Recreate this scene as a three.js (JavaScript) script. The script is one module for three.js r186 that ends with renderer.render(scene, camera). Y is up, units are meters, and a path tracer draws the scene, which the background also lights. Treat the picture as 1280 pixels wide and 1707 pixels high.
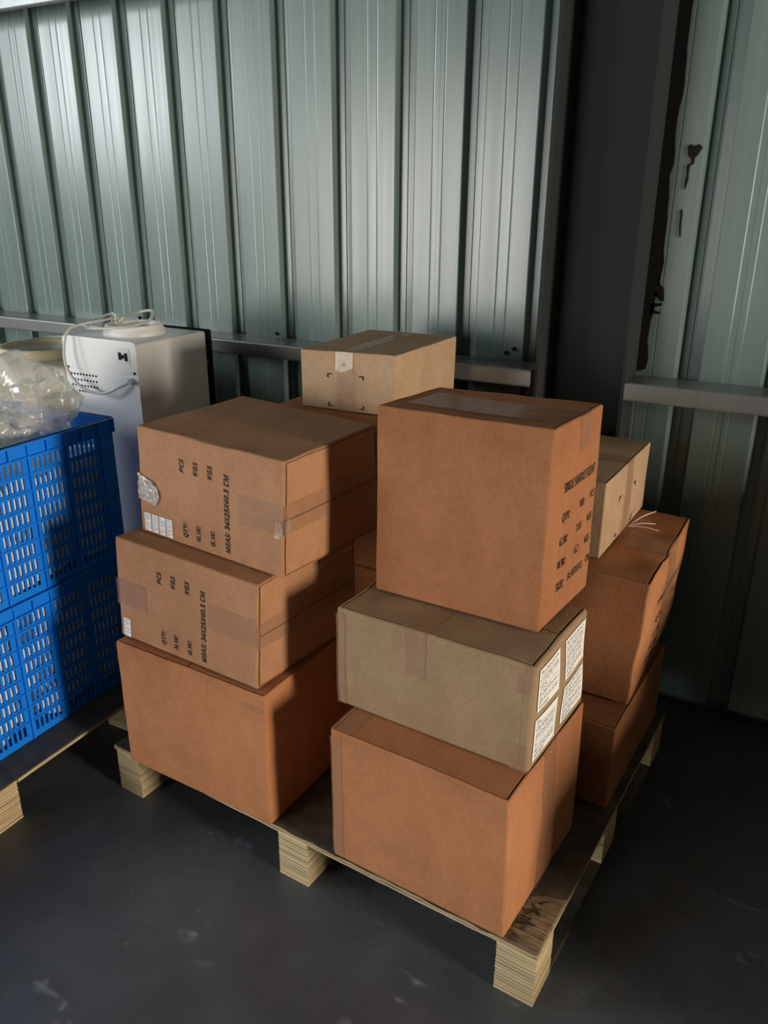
import * as THREE from 'three';
import { mergeGeometries } from 'three/addons/utils/BufferGeometryUtils.js';
import { ImprovedNoise } from 'three/addons/math/ImprovedNoise.js';
import { RectAreaLightUniformsLib } from 'three/addons/lights/RectAreaLightUniformsLib.js';
RectAreaLightUniformsLib.init();

// ---------------------------------------------------------------- camera, light, exposure
const scene = new THREE.Scene();
scene.background = new THREE.Color(0.55, 0.62, 0.7);
const camera = new THREE.PerspectiveCamera(65.07, 1280 / 1707, 0.05, 60);
camera.position.set(0, 1.4063, 0);
camera.rotation.order = 'YXZ';
camera.rotation.set(-0.36645, 0.50519, 0.00552);
const renderer = new THREE.WebGLRenderer();
renderer.toneMapping = THREE.LinearToneMapping;
renderer.toneMappingExposure = 1.0;
renderer.shadowMap.enabled = true;
// three daylit openings of the hall (the panes themselves are built further down, at these places)
const OPEN = {
  door: { c: [-4.4, 1.2, 4.9], w: 3.4, h: 2.4, dir: [0, 0, -1], color: [1.0, 0.94, 0.86], power: 9.0 },      // wide gate behind the camera
  left: { c: [-6.4, 2.45, 1.9], w: 1.9, h: 1.3, dir: [1, 0, 0], color: [0.9, 0.96, 1.0], power: 16.0 },         // high window on the left
  right: { c: [5.4, 1.25, -0.3], w: 0.9, h: 1.6, dir: [-1, 0, 0], color: [1.0, 0.85, 0.68], power: 64.0 },        // low sunlit window on the right
};
for (const o of Object.values(OPEN)) {
  const l = new THREE.RectAreaLight(new THREE.Color().setRGB(...o.color), o.power, o.w, o.h);
  l.position.set(o.c[0] + o.dir[0] * 0.03, o.c[1], o.c[2] + o.dir[2] * 0.03);
  l.lookAt(l.position.x + o.dir[0], l.position.y, l.position.z + o.dir[2]);
  l.castShadow = true;
  scene.add(l);
}

// ---------------------------------------------------------------- helpers
let seed = 12345;
const rnd = () => { seed = (seed * 1664525 + 1013904223) >>> 0; return seed / 4294967296; };
const rr = (a, b) => a + (b - a) * rnd();
const noise = new ImprovedNoise();
const N3 = (x, y, z) => noise.noise(x, y, z);
const fbm = (x, y, z, o = 4) => { let s = 0, a = 0.5; for (let i = 0; i < o; i++) { s += a * N3(x, y, z); x *= 2.03; y *= 2.03; z *= 2.03; a *= 0.5; } return s; };
const used = new Map();
const numbered = (n) => { const k = used.get(n) || 0; used.set(n, k + 1); return k ? `${n}_${String(k).padStart(3, '0')}` : n; };
const V = (x, y, z) => new THREE.Vector3(x, y, z);

function tag(o, label, category, group) { o.userData.label = label; o.userData.category = category; if (group) o.userData.group = group; return o; }
function thing(name, label, category, pos = [0, 0, 0], turn = 0, group) {
  const g = new THREE.Group(); g.name = numbered(name); g.position.set(...pos); g.rotation.y = turn; scene.add(g);
  return tag(g, label, category, group);
}
function part(name, geo, mat, parent, label) {
  const m = new THREE.Mesh(geo, mat); m.name = name; m.castShadow = m.receiveShadow = true; parent.add(m);
  if (label) m.userData.label = label;
  return m;
}
function structure(name, geo, mat) { const m = part(name, geo, mat, scene); m.userData.kind = 'structure'; return m; }
function structGroup(name) { const g = new THREE.Group(); g.name = name; g.userData.kind = 'structure'; scene.add(g); return g; }
const strip = (g) => { const o = g.index ? g.toNonIndexed() : g; for (const k of Object.keys(o.attributes)) if (!['position', 'normal', 'uv'].includes(k)) o.deleteAttribute(k); return o; };
const join = (list) => mergeGeometries(list.map(strip));
// box with uv in metres
function bx(x0, x1, y0, y1, z0, z1) {
  const g = new THREE.BoxGeometry(x1 - x0, y1 - y0, z1 - z0); g.translate((x0 + x1) / 2, (y0 + y1) / 2, (z0 + z1) / 2);
  return metricUV(g);
}
function metricUV(g) {
  const p = g.attributes.position, n = g.attributes.normal, uv = new Float32Array(p.count * 2);
  for (let i = 0; i < p.count; i++) {
    const ax = Math.abs(n.getX(i)), ay = Math.abs(n.getY(i)), az = Math.abs(n.getZ(i));
    if (az >= ax && az >= ay) { uv[2 * i] = p.getX(i); uv[2 * i + 1] = p.getY(i); }
    else if (ax >= ay) { uv[2 * i] = p.getZ(i); uv[2 * i + 1] = p.getY(i); }
    else { uv[2 * i] = p.getX(i); uv[2 * i + 1] = p.getZ(i); }
  }
  g.setAttribute('uv', new THREE.BufferAttribute(uv, 2));
  return g;
}
// normals shared by coinciding corners
function smooth(g) {
  const p = g.attributes.position, idx = g.index ? g.index.array : [...Array(p.count).keys()], acc = new Map(), keys = [];
  for (let i = 0; i < p.count; i++) keys.push(`${Math.round(p.getX(i) * 2e5)},${Math.round(p.getY(i) * 2e5)},${Math.round(p.getZ(i) * 2e5)}`);
  const a = V(), b = V(), c = V();
  for (let i = 0; i < idx.length; i += 3) {
    a.fromBufferAttribute(p, idx[i]); b.fromBufferAttribute(p, idx[i + 1]); c.fromBufferAttribute(p, idx[i + 2]);
    b.sub(a); c.sub(a); b.cross(c);
    for (let k = 0; k < 3; k++) { const key = keys[idx[i + k]]; let v = acc.get(key); if (!v) acc.set(key, v = V()); v.add(b); }
  }
  const n = new Float32Array(p.count * 3), t = V();
  for (let i = 0; i < p.count; i++) { t.copy(acc.get(keys[i]) || V(0, 1, 0)).normalize(); n.set([t.x, t.y, t.z], 3 * i); }
  g.setAttribute('normal', new THREE.BufferAttribute(n, 3));
  return g;
}
// closed box with rounded edges on a fine grid, centred at (0, h/2, 0); f moves each point; uv in metres
function gridBox(w, h, d, r, step, f, rim, score = []) {
  const L = [w, h, d], ticks = L.map((l, axis) => {
    const e = rim ? [r + 0.0012] : [], t = [0, r * 0.3, r * 0.62, r, ...e], n = Math.max(1, Math.round((l - 2 * r) / step));
    for (let i = 1; i < n; i++) t.push(r + (l - 2 * r) * i / n);
    const all = [...t, ...e.map((q) => l - q), l - r, l - r * 0.62, l - r * 0.3, l];
    if (axis === 0) for (const u of score) for (const k of [-0.0028, -0.0012, 0, 0.0012, 0.0028]) all.push(u * l + k);
    return all.sort((p, q) => p - q).map((q) => q - l / 2);
  });
  const pos = [], uv = [], idx = [];
  for (let ax = 0; ax < 3; ax++) for (const s of [-1, 1]) {
    const b = (ax + 1) % 3, c = (ax + 2) % 3, T = ticks[b], U = ticks[c], base = pos.length / 3;
    for (const u of U) for (const t of T) {
      const p = [0, 0, 0]; p[ax] = s * L[ax] / 2; p[b] = t; p[c] = u;
      const q = p.map((v, i) => Math.max(-L[i] / 2 + r, Math.min(L[i] / 2 - r, v))), e = p.map((v, i) => v - q[i]), len = Math.hypot(...e) || 1;
      const o = q.map((v, i) => v + e[i] / len * r); o[1] += h / 2;
      uv.push(...(ax === 0 ? [p[2], p[1]] : ax === 1 ? [p[0], p[2]] : [p[0], p[1]]));
      const m = f ? f(...o, ax, s) : o; pos.push(m[0], m[1], m[2]);
    }
    for (let j = 0; j < U.length - 1; j++) for (let i = 0; i < T.length - 1; i++) {
      const q0 = base + j * T.length + i, q1 = q0 + 1, q2 = q0 + T.length, q3 = q2 + 1;
      if (s > 0) idx.push(q0, q1, q3, q0, q3, q2); else idx.push(q0, q3, q1, q0, q2, q3);
    }
  }
  const g = new THREE.BufferGeometry();
  g.setAttribute('position', new THREE.Float32BufferAttribute(pos, 3)); g.setAttribute('uv', new THREE.Float32BufferAttribute(uv, 2)); g.setIndex(idx);
  return smooth(g);
}
function tube(pts, r, seg = 60, closed = false, rad = 10) {
  return new THREE.TubeGeometry(new THREE.CatmullRomCurve3(pts.map((p) => V(...p)), closed, 'centripetal'), seg, r, rad, closed);
}

// ---------------------------------------------------------------- textures (computed)
function dataTex(n, fn, srgb, rep) {
  const a = new Uint8Array(n * n * 4);
  for (let y = 0; y < n; y++) for (let x = 0; x < n; x++) { const c = fn(x / n, y / n, x, y), k = 4 * (y * n + x); for (let i = 0; i < 3; i++) a[k + i] = Math.max(0, Math.min(255, Math.round(255 * (Array.isArray(c) ? c[i] : c)))); a[k + 3] = 255; }
  const t = new THREE.DataTexture(a, n, n); t.wrapS = t.wrapT = THREE.RepeatWrapping; t.magFilter = THREE.LinearFilter; t.minFilter = THREE.LinearFilter;
  if (srgb) t.colorSpace = THREE.SRGBColorSpace;
  if (rep) t.repeat.set(...rep);
  t.needsUpdate = true;
  return t;
}
// tileable noise: lattice values with wrap
function lattice(n, s) { const a = new Float32Array(n * n); let q = s; for (let i = 0; i < a.length; i++) { q = (q * 1664525 + 1013904223) >>> 0; a[i] = q / 4294967296; } return a; }
const lats = {};
function tn(u, v, fx, fy, s = 1) {
  const A = lats[s] || (lats[s] = lattice(256, s * 7919 + 13));
  const x = u * fx, y = v * fy, xi = Math.floor(x), yi = Math.floor(y), a = x - xi, b = y - yi, sa = a * a * (3 - 2 * a), sb = b * b * (3 - 2 * b);
  const g = (i, j) => A[(((j % fy) + fy) % fy % 256) * 256 + (((i % fx) + fx) % fx) % 256];
  return (g(xi, yi) * (1 - sa) + g(xi + 1, yi) * sa) * (1 - sb) + (g(xi, yi + 1) * (1 - sa) + g(xi + 1, yi + 1) * sa) * sb;
}
const kraftMap = dataTex(1024, (u, v, x, y) => {
  const fib = tn(u, v, 220, 70, 3) * 0.5 + tn(u, v, 70, 230, 4) * 0.5, blot = tn(u, v, 6, 6, 5) * 0.5 + tn(u, v, 15, 13, 6) * 0.3 + tn(u, v, 34, 31, 8) * 0.2;
  const flute = 0.5 + 0.5 * Math.sin(u * Math.PI * 2 * 72 + 1.2 * tn(u, v, 9, 3, 9));
  let k = 0.9 + 0.09 * (fib - 0.5) + 0.13 * (blot - 0.5) + 0.014 * (flute - 0.5);
  const speck = tn(u, v, 250, 250, 7); if (speck > 0.93) k -= 0.09; if (speck < 0.05) k += 0.06;
  return [k, k * (0.995 + 0.02 * (blot - 0.5)), k * (0.985 + 0.05 * (blot - 0.5))];
}, true, [2, 2]);
const kraftBump = dataTex(1024, (u, v) => {
  const flute = 0.5 + 0.5 * Math.sin(u * Math.PI * 2 * 72 + 1.2 * tn(u, v, 9, 3, 9));
  return 0.14 * flute * (0.35 + 0.65 * tn(u, v, 5, 4, 14)) + 0.25 * tn(u, v, 200, 120, 10) + 0.45 * tn(u, v, 9, 7, 11);
}, false, [2, 2]);
const wallBump = dataTex(512, (u, v) => 0.55 * tn(u, v, 120, 2, 21) + 0.35 * tn(u, v, 34, 1, 22) + 0.1 * tn(u, v, 200, 90, 23), false, [1.2, 0.5]);
const wallMap = dataTex(512, (u, v) => { const s = tn(u, v, 90, 3, 24) * 0.5 + tn(u, v, 12, 5, 25) * 0.5, k = 0.93 + 0.09 * (s - 0.5); return [k, k, k]; }, true, [1.2, 0.5]);
const wallRough = dataTex(512, (u, v) => { const s = 0.5 * tn(u, v, 60, 2, 26) + 0.5 * tn(u, v, 18, 3, 27); return [0.5, 0.8 + 0.35 * (s - 0.5), 0.5]; }, false, [1.2, 0.5]);
const floorMap = dataTex(1024, (u, v) => {
  const a = tn(u, v, 4, 4, 31) * 0.4 + tn(u, v, 11, 9, 32) * 0.3 + tn(u, v, 31, 29, 33) * 0.2 + tn(u, v, 120, 110, 34) * 0.1;
  let k = 0.62 + 0.3 * (a - 0.5);
  const scr = tn(u, v, 26, 60, 35) * tn(u, v, 9, 11, 36) * tn(u, v, 90, 130, 37); if (scr > 0.42) k += 1.1 * (scr - 0.42);
  return [k * 0.98, k, k * 1.03];
}, true, [0.62, 0.62]);
const floorRough = dataTex(1024, (u, v) => { const a = tn(u, v, 6, 5, 38) * 0.5 + tn(u, v, 22, 19, 39) * 0.3 + tn(u, v, 90, 95, 40) * 0.2; return [0, 0.55 + 0.5 * (a - 0.5), 0]; }, false, [0.62, 0.62]);
const floorBump = dataTex(512, (u, v) => 0.6 * tn(u, v, 14, 12, 41) + 0.25 * tn(u, v, 50, 47, 42) + 0.15 * tn(u, v, 180, 170, 43), false, [0.62, 0.62]);
const woodMap = dataTex(512, (u, v) => {
  const g = tn(u, v, 4, 90, 51) * 0.5 + tn(u, v, 9, 200, 52) * 0.3 + tn(u, v, 6, 8, 53) * 0.2, k = 0.8 + 0.36 * (g - 0.5);
  return [k, k * 0.98, k * 0.94];
}, true, [2, 2]);
const deckMap = dataTex(1024, (u, v) => {
  const g = tn(u, v, 5, 110, 55) * 0.14 + tn(u, v, 14, 12, 56) * 0.5 + tn(u, v, 60, 50, 57) * 0.3; let k = 0.75 + 0.5 * (g - 0.5);
  const spot = tn(u, v, 40, 38, 58); if (spot > 0.86) k -= 0.9 * (spot - 0.86);
  return [k, k * 0.97, k * 0.92];
}, true, [1, 1]);
const woodBump = dataTex(512, (u, v) => 0.6 * tn(u, v, 5, 160, 59) + 0.4 * tn(u, v, 40, 60, 60), false, [2, 2]);
const crumpleBump = dataTex(512, (u, v) => {
  const r = (f, s) => Math.abs(tn(u, v, f, f, s) - 0.5) * 2;
  return 0.5 * r(7, 61) + 0.3 * r(17, 62) + 0.2 * r(41, 63);
}, false, [1, 1]);

// ---------------------------------------------------------------- materials
const std = (o) => new THREE.MeshStandardMaterial({ ...o, side: THREE.DoubleSide });
const phy = (o) => new THREE.MeshPhysicalMaterial({ ...o, side: THREE.DoubleSide });
const lin = (r, g, b) => new THREE.Color().setRGB(r, g, b);
const board = (r, g, b, bs = 0.0007) => phy({ color: lin(r, g, b), map: kraftMap, bumpMap: kraftBump, bumpScale: bs, roughness: 0.85, specularIntensity: 0.4 });
const M = {
  kraft: board(0.53, 0.235, 0.112),
  kraftB: board(0.50, 0.262, 0.145),
  grey: board(0.39, 0.275, 0.167, 0.0014),
  tan: board(0.52, 0.355, 0.225),
  kraftDeep: board(0.43, 0.185, 0.088),
  dark: board(0.42, 0.18, 0.085),
  inner: std({ color: lin(0.30, 0.19, 0.11), roughness: 0.9 }),
  tape: phy({ color: lin(0.46, 0.27, 0.17), roughness: 0.28, transparent: true, opacity: 0.34, bumpMap: crumpleBump, bumpScale: 0.0015, clearcoat: 0.6, clearcoatRoughness: 0.15 }),
  tapeShiny: phy({ color: lin(0.80, 0.73, 0.62), roughness: 0.14, metalness: 0.3, bumpMap: crumpleBump, bumpScale: 0.006, clearcoat: 1, clearcoatRoughness: 0.08, transparent: true, opacity: 0.8 }),
  clear: phy({ color: lin(0.85, 0.86, 0.84), roughness: 0.12, transparent: true, opacity: 0.12, bumpMap: crumpleBump, bumpScale: 0.004, clearcoat: 1, clearcoatRoughness: 0.1 }),
  tapeClearEnd: phy({ color: lin(0.8, 0.7, 0.55), roughness: 0.12, transparent: true, opacity: 0.4, bumpMap: crumpleBump, bumpScale: 0.008, clearcoat: 1, clearcoatRoughness: 0.06 }),
  wall: phy({ color: lin(0.165, 0.238, 0.228), map: wallMap, bumpMap: wallBump, bumpScale: 0.0001, roughness: 0.36, roughnessMap: wallRough, clearcoat: 0.3, clearcoatRoughness: 0.28 }),
  plain: std({ color: lin(0.05, 0.055, 0.055), roughness: 0.8 }),
  ceiling: std({ color: lin(0.04, 0.044, 0.044), roughness: 0.8 }),
  floor: std({ color: lin(0.22, 0.235, 0.255), map: floorMap, roughness: 0.9, roughnessMap: floorRough, bumpMap: floorBump, bumpScale: 0.0022 }),
  galv: std({ color: lin(0.30, 0.32, 0.32), roughness: 0.33, metalness: 0.45, map: wallMap, bumpMap: floorBump, bumpScale: 0.0005 }),
  column: phy({ color: lin(0.024, 0.027, 0.029), roughness: 0.75, specularIntensity: 0.35 }),
  black: phy({ color: lin(0.010, 0.010, 0.011), roughness: 0.7, specularIntensity: 0.3 }),
  ink: lin(0.022, 0.018, 0.016),
  ply: std({ color: lin(0.80, 0.67, 0.43), map: woodMap, bumpMap: woodBump, bumpScale: 0.0012, roughness: 0.85 }),
  plyDark: std({ color: lin(0.33, 0.235, 0.14), map: woodMap, bumpMap: woodBump, bumpScale: 0.0012, roughness: 0.9 }),
  deck: std({ color: lin(0.17, 0.15, 0.122), map: deckMap, bumpMap: woodBump, bumpScale: 0.0003, roughness: 0.8 }),
  torn: std({ color: lin(0.42, 0.34, 0.23), map: woodMap, bumpMap: woodBump, bumpScale: 0.004, roughness: 0.95 }),
  deckGrey: std({ color: lin(0.17, 0.155, 0.13), map: deckMap, roughness: 0.6 }),
  crate: phy({ color: lin(0.004, 0.22, 0.88), roughness: 0.5, specularIntensity: 0.6 }),
  bag: phy({ color: lin(0.86, 0.88, 0.86), roughness: 0.14, transmission: 0.5, thickness: 0, clearcoat: 0.7, clearcoatRoughness: 0.15 }),
  bagIn: phy({ color: lin(0.93, 0.94, 0.93), roughness: 0.18, transmission: 0.12, thickness: 0, clearcoat: 0.8, clearcoatRoughness: 0.12, bumpMap: crumpleBump, bumpScale: 0.004 }),
  enamel: phy({ color: lin(0.84, 0.85, 0.85), roughness: 0.35 }),
  beige: phy({ color: lin(0.52, 0.45, 0.34), roughness: 0.5 }),
  cream: phy({ color: lin(0.66, 0.58, 0.38), roughness: 0.45 }),
  hose: phy({ color: lin(0.72, 0.75, 0.70), roughness: 0.22, transmission: 0.35, thickness: 0 }),
  steel: std({ color: lin(0.5, 0.5, 0.5), roughness: 0.35, metalness: 0.9 }),
  white: std({ color: lin(0.78, 0.78, 0.76), roughness: 0.7 }),
};

// ---------------------------------------------------------------- the hall
const FLOOR = structure('floor', bx(-6.6, 5.6, -0.12, 0, -2.4, 5.1), M.floor);
structure('ceiling', bx(-6.6, 5.6, 4.2, 4.32, -2.4, 5.1), M.ceiling);
// walls with openings: rectangles around each opening
structure('wall_front', join([bx(-6.6, -6.1, 0, 4.2, 4.9, 5.05), bx(-2.7, 5.6, 0, 4.2, 4.9, 5.05), bx(-6.1, -2.7, 2.4, 4.2, 4.9, 5.05)]), M.plain);
structure('wall_left', join([bx(-6.6, -6.45, 0, 4.2, -2.4, 0.95), bx(-6.6, -6.45, 0, 4.2, 2.85, 4.9), bx(-6.6, -6.45, 0, 1.8, 0.95, 2.85), bx(-6.6, -6.45, 3.1, 4.2, 0.95, 2.85)]), M.plain);
structure('wall_right', join([bx(5.45, 5.6, 0, 4.2, -2.4, -0.75), bx(5.45, 5.6, 0, 4.2, 0.15, 4.9), bx(5.45, 5.6, 0, 0.45, -0.75, 0.15), bx(5.45, 5.6, 2.05, 4.2, -0.75, 0.15)]), M.plain);
Object.entries(OPEN).forEach(([k, o], i) => {
  const g = structGroup(`window_${i + 1}`); g.position.set(...o.c);
  g.rotation.y = Math.atan2(o.dir[0], o.dir[2]);
  const pane = std({ color: lin(0.8, 0.8, 0.8), roughness: 0.9, emissive: lin(...o.color), emissiveIntensity: o.power * 0.25 });
  const f = 0.05, n = 3;
  for (let j = 0; j < n; j++) part('pane', bx(-o.w / 2 + o.w * j / n + 0.02, -o.w / 2 + o.w * (j + 1) / n - 0.02, -o.h / 2, o.h / 2, -0.02, 0), pane, g);
  part('window_frame', join([bx(-o.w / 2, o.w / 2, o.h / 2 - f, o.h / 2, -0.06, 0.02), bx(-o.w / 2, o.w / 2, -o.h / 2, -o.h / 2 + f, -0.06, 0.02), ...[...Array(n + 1).keys()].map((j) => bx(-o.w / 2 + o.w * j / n - 0.02, -o.w / 2 + o.w * j / n + 0.02, -o.h / 2, o.h / 2, -0.06, 0.02))]), M.galv, g);
});

// back wall: ribbed steel sheets, four ribs each
const ZW = -2.205, PITCH = 0.2098, RX0 = -2.6275;
{
  const g = structGroup('wall_back');
  part('outer_panel', bx(-6.6, 5.6, 0, 4.2, -2.4, -2.26), M.plain, g);
  const prof = (c) => { // one pitch centred on its groove; [x, z]
    const c1 = -PITCH / 2 + 0.015, c2 = PITCH / 2 - 0.017, k = 0.0028;
    const P = [[-PITCH / 2, 0], [c1 - k, 0], [c1, -0.0006], [c1 + k, 0], [-0.033, 0], [-0.030, -0.0015], [-0.0235, -0.027], [-0.004, -0.028], [-0.0025, -0.031], [0.0025, -0.031], [0.004, -0.028], [0.0235, -0.027], [0.030, -0.0015], [0.033, 0], [c2 - k, 0], [c2, -0.0006], [c2 + k, 0], [PITCH / 2, 0]];
    return P.map(([x, z]) => [x + c, ZW + z]);
  };
  const y0 = 0.045, y1 = 4.2, t = 0.0008;
  for (let s = -5; s < 9; s++) {
    const line = [];
    for (let k = 0; k < 4; k++) { const P = prof(RX0 + (s * 4 + k + 0) * PITCH); if (k) P.shift(); line.push(...P); }
    const zo = (s & 1) ? 0.0006 : 0;
    line.forEach((p) => { p[1] += zo; p[0] = Math.min(5.4, Math.max(-6.4, p[0])); });
    const pos = [], uv = [], nor = [];
    const quad = (a, b, za, zb, flip) => {
      const dx = b[0] - a[0], dz = b[1] - a[1], l = Math.hypot(dx, dz); if (l < 1e-6) return;
      const n = flip ? [dz / l, 0, -dx / l] : [-dz / l, 0, dx / l];
      const c = [[a[0], y0, za], [b[0], y0, zb], [b[0], y1, zb], [a[0], y1, za]];
      for (const i of flip ? [0, 2, 1, 0, 3, 2] : [0, 1, 2, 0, 2, 3]) { pos.push(...c[i]); uv.push(c[i][0], c[i][1]); nor.push(...n); }
    };
    for (let i = 0; i < line.length - 1; i++) { quad(line[i], line[i + 1], line[i][1], line[i + 1][1], false); quad(line[i], line[i + 1], line[i][1] - t, line[i + 1][1] - t, true); }
    const geo = new THREE.BufferGeometry();
    geo.setAttribute('position', new THREE.Float32BufferAttribute(pos, 3)); geo.setAttribute('normal', new THREE.Float32BufferAttribute(nor, 3)); geo.setAttribute('uv', new THREE.Float32BufferAttribute(uv, 2));
    part('cladding_sheet', geo, M.wall, g);
  }
  const scr = new THREE.CylinderGeometry(0.005, 0.006, 0.006, 8); scr.rotateX(Math.PI / 2);
  for (const [x, y] of [[-0.819, 1.008], [-0.796, 1.021], [-1.63, 1.0], [-2.25, 1.01]]) { const s = part('screw', scr, M.black, g); s.position.set(x, y, ZW + 0.005); }
  // black sealant spilled beside the column
  const blob = (name, pts) => {
    const sh = new THREE.Shape(pts.map(([x, y]) => new THREE.Vector2(x, y)));
    const e = new THREE.ExtrudeGeometry(sh, { depth: 0.0015, bevelEnabled: true, bevelThickness: 0.0008, bevelSize: 0.0008, bevelSegments: 1 });
    e.translate(0, 0, ZW + 0.0015); part(name, e, M.black, g);
  };
  const edge = []; for (let y = 4.15; y > 1.0; y -= 0.025) { const w = 0.034 + 0.008 * N3(3.3, y * 9, 0) + 0.006 * N3(1.3, y * 31, 0) - Math.max(0, 1.3 - y) * 0.03; edge.push([-0.452 + Math.max(0.014, w), y]); }
  blob('sealant_smear', [[-0.452, 0.99], ...edge.reverse(), [-0.452, 4.15]]);
  blob('sealant_smear', [[-0.389, 1.538], [-0.383, 1.543], [-0.375, 1.539], [-0.364, 1.543], [-0.357, 1.536], [-0.364, 1.522], [-0.372, 1.513], [-0.371, 1.502], [-0.379, 1.497], [-0.381, 1.488], [-0.380, 1.465], [-0.384, 1.444], [-0.386, 1.45], [-0.384, 1.48], [-0.386, 1.497], [-0.377, 1.503], [-0.377, 1.511], [-0.386, 1.52], [-0.387, 1.53]]);
  blob('sealant_smear', [[-0.387, 1.396], [-0.384, 1.397], [-0.383, 1.385], [-0.383, 1.36], [-0.3805, 1.335], [-0.382, 1.334], [-0.385, 1.352], [-0.386, 1.38]]);
  blob('sealant_smear', [[-0.420, 1.24], [-0.415, 1.24], [-0.416, 1.222], [-0.410, 1.212], [-0.405, 1.21], [-0.402, 1.19], [-0.400, 1.176], [-0.406, 1.181], [-0.413, 1.188], [-0.425, 1.19], [-0.428, 1.197], [-0.415, 1.2], [-0.413, 1.205], [-0.419, 1.215]]);
  blob('sealant_smear', [[-0.434, 1.17], [-0.425, 1.172], [-0.412, 1.168], [-0.404, 1.171], [-0.404, 1.166], [-0.42, 1.162], [-0.424, 1.152], [-0.405, 1.148], [-0.406, 1.144], [-0.424, 1.146], [-0.432, 1.135]]);
}
// horizontal wall rails (folded steel channel) either side of the column, and one above
function rail(name, x0, x1, y) {
  const sh = new THREE.Shape();
  const H = 0.047, D = 0.122, r = 0.006;
  const P = [[0, 0], [D - r, 0], [D - r * 0.3, -r * 0.3], [D, -r], [D, -H + r], [D - r * 0.3, -H + r * 0.3], [D - r, -H], [D - 0.018, -H], [D - 0.018, -H + 0.003], [D - 0.004, -H + 0.003], [D - 0.004, -0.004], [0, -0.004]];
  sh.setFromPoints(P.map(([a, b]) => new THREE.Vector2(a, b)));
  const e = new THREE.ExtrudeGeometry(sh, { depth: x1 - x0, bevelEnabled: false, steps: 1 });
  e.rotateY(-Math.PI / 2); e.scale(-1, 1, 1);   // profile depth -> +z later
  const p = e.attributes.position;               // local: x' = -z(depth), z' = profile depth
  const q = new Float32Array(p.count * 3);
  for (let i = 0; i < p.count; i++) { q[3 * i] = x0 + Math.abs(p.getX(i)); q[3 * i + 1] = y + p.getY(i); q[3 * i + 2] = ZW + Math.abs(p.getZ(i)); }
  e.setAttribute('position', new THREE.BufferAttribute(q, 3)); e.deleteAttribute('normal');
  const f = e.index ? e.toNonIndexed() : e; f.computeVertexNormals(); metricUV(f);
  return structure(name, f, M.galv);
}
rail('trim_1', -6.4, -0.702, 0.9877);
rail('trim_2', -0.449, 5.4, 0.9815);
rail('trim_3', -6.4, -0.702, 2.048);
rail('trim_4', -0.449, 5.4, 2.048);

{ // H-section column in front of the wall
  const c = thing('steel_column', 'dark grey steel H column standing against the ribbed wall', 'column', [-0.57, 0, -2.083]);
  part('flange', bx(-0.121, -0.112, 0, 4.2, -0.119, 0), M.column, c);
  part('flange', bx(0.112, 0.121, 0, 4.2, -0.119, 0), M.column, c);
  part('web', bx(-0.112, 0.112, 0, 4.2, -0.090, -0.080), M.column, c);
}

// ---------------------------------------------------------------- cartons
function canvas(w, h, draw) { const c = document.createElement('canvas'); c.width = w; c.height = h; draw(c.getContext('2d'), w, h); return c; }
function ctex(c, srgb) { const t = new THREE.CanvasTexture(c); if (srgb) t.colorSpace = THREE.SRGBColorSpace; t.anisotropy = 8; return t; }
function inkMat(w, h, draw) {
  const t = ctex(canvas(w, h, (g) => { g.fillStyle = '#000'; g.fillRect(0, 0, w, h); g.fillStyle = '#fff'; g.strokeStyle = '#fff'; draw(g, w, h); }));
  return std({ color: M.ink, alphaMap: t, transparent: true, roughness: 0.85 });
}
const textAt = (g, s, x, y, size, o = {}) => { // upright by default; o.turn in radians, o.sx stretch, o.skew italics
  g.save(); g.translate(x, y); g.rotate(o.turn || 0); g.transform(o.sx || 1, 0, -(o.skew || 0), 1, 0, 0); g.font = `${o.thin ? '' : 'bold '}${size}px sans-serif`; g.textBaseline = 'middle'; g.textAlign = o.align || 'left'; g.fillText(s, 0, 0); g.restore();
};
const measInk = inkMat(1024, 620, (g, w, h) => {
  const up = (s, u, v, z = 42, sx = 1) => textAt(g, s, u * w, v * h, z, { turn: -Math.PI / 2, skew: 0.2, sx });
  up('PCS', 0.335, 0.315); up('QTY:', 0.345, 0.92);
  up('KGS', 0.435, 0.315); up('N.W:', 0.44, 0.92);
  up('KGS', 0.535, 0.315); up('G.W:', 0.54, 0.92);
  up('MEAS: 34X25X40.5 CM', 0.645, 0.935, 45, 0.94);
});
const socketInk = inkMat(640, 1024, (g, w, h) => {
  const L = (s, u, v, z, sx) => { textAt(g, s, u * w, v * h, z, { sx, thin: 1 }); textAt(g, s, u * w + 2, v * h, z, { sx, thin: 1 }); };
  L('SINGLE SURFACE SOCKET', 0.25, 0.31, 66, 0.56);
  L('QTY:', 0.25, 0.46, 60, 0.8); L('100', 0.6, 0.455, 56, 0.75); L('PCS', 0.84, 0.45, 52, 0.8);
  L('G.W:', 0.25, 0.585, 60, 0.8); L('7.65', 0.58, 0.58, 56, 0.75); L('KGS', 0.83, 0.575, 52, 0.8);
  L('N.W:', 0.25, 0.705, 60, 0.8); L('6.2', 0.59, 0.70, 56, 0.75); L('KGS', 0.82, 0.695, 52, 0.8);
  L('SIZE:', 0.25, 0.825, 60, 0.8); L('34.5X31X31.8', 0.48, 0.82, 56, 0.62); L('CM', 0.88, 0.815, 52, 0.75);
});
const marksInk = inkMat(512, 360, (g, w, h) => {
  g.lineWidth = 7; const k = 22;
  const br = (u, v, sx, sy) => { const x = u * w, y = v * h; g.beginPath(); g.moveTo(x + sx * k, y); g.lineTo(x, y); g.lineTo(x, y + sy * k); g.stroke(); };
  br(0.30, 0.38, 1, 1); br(0.67, 0.38, -1, 1); br(0.30, 0.93, 1, -1); br(0.67, 0.93, -1, -1);
});
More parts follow.
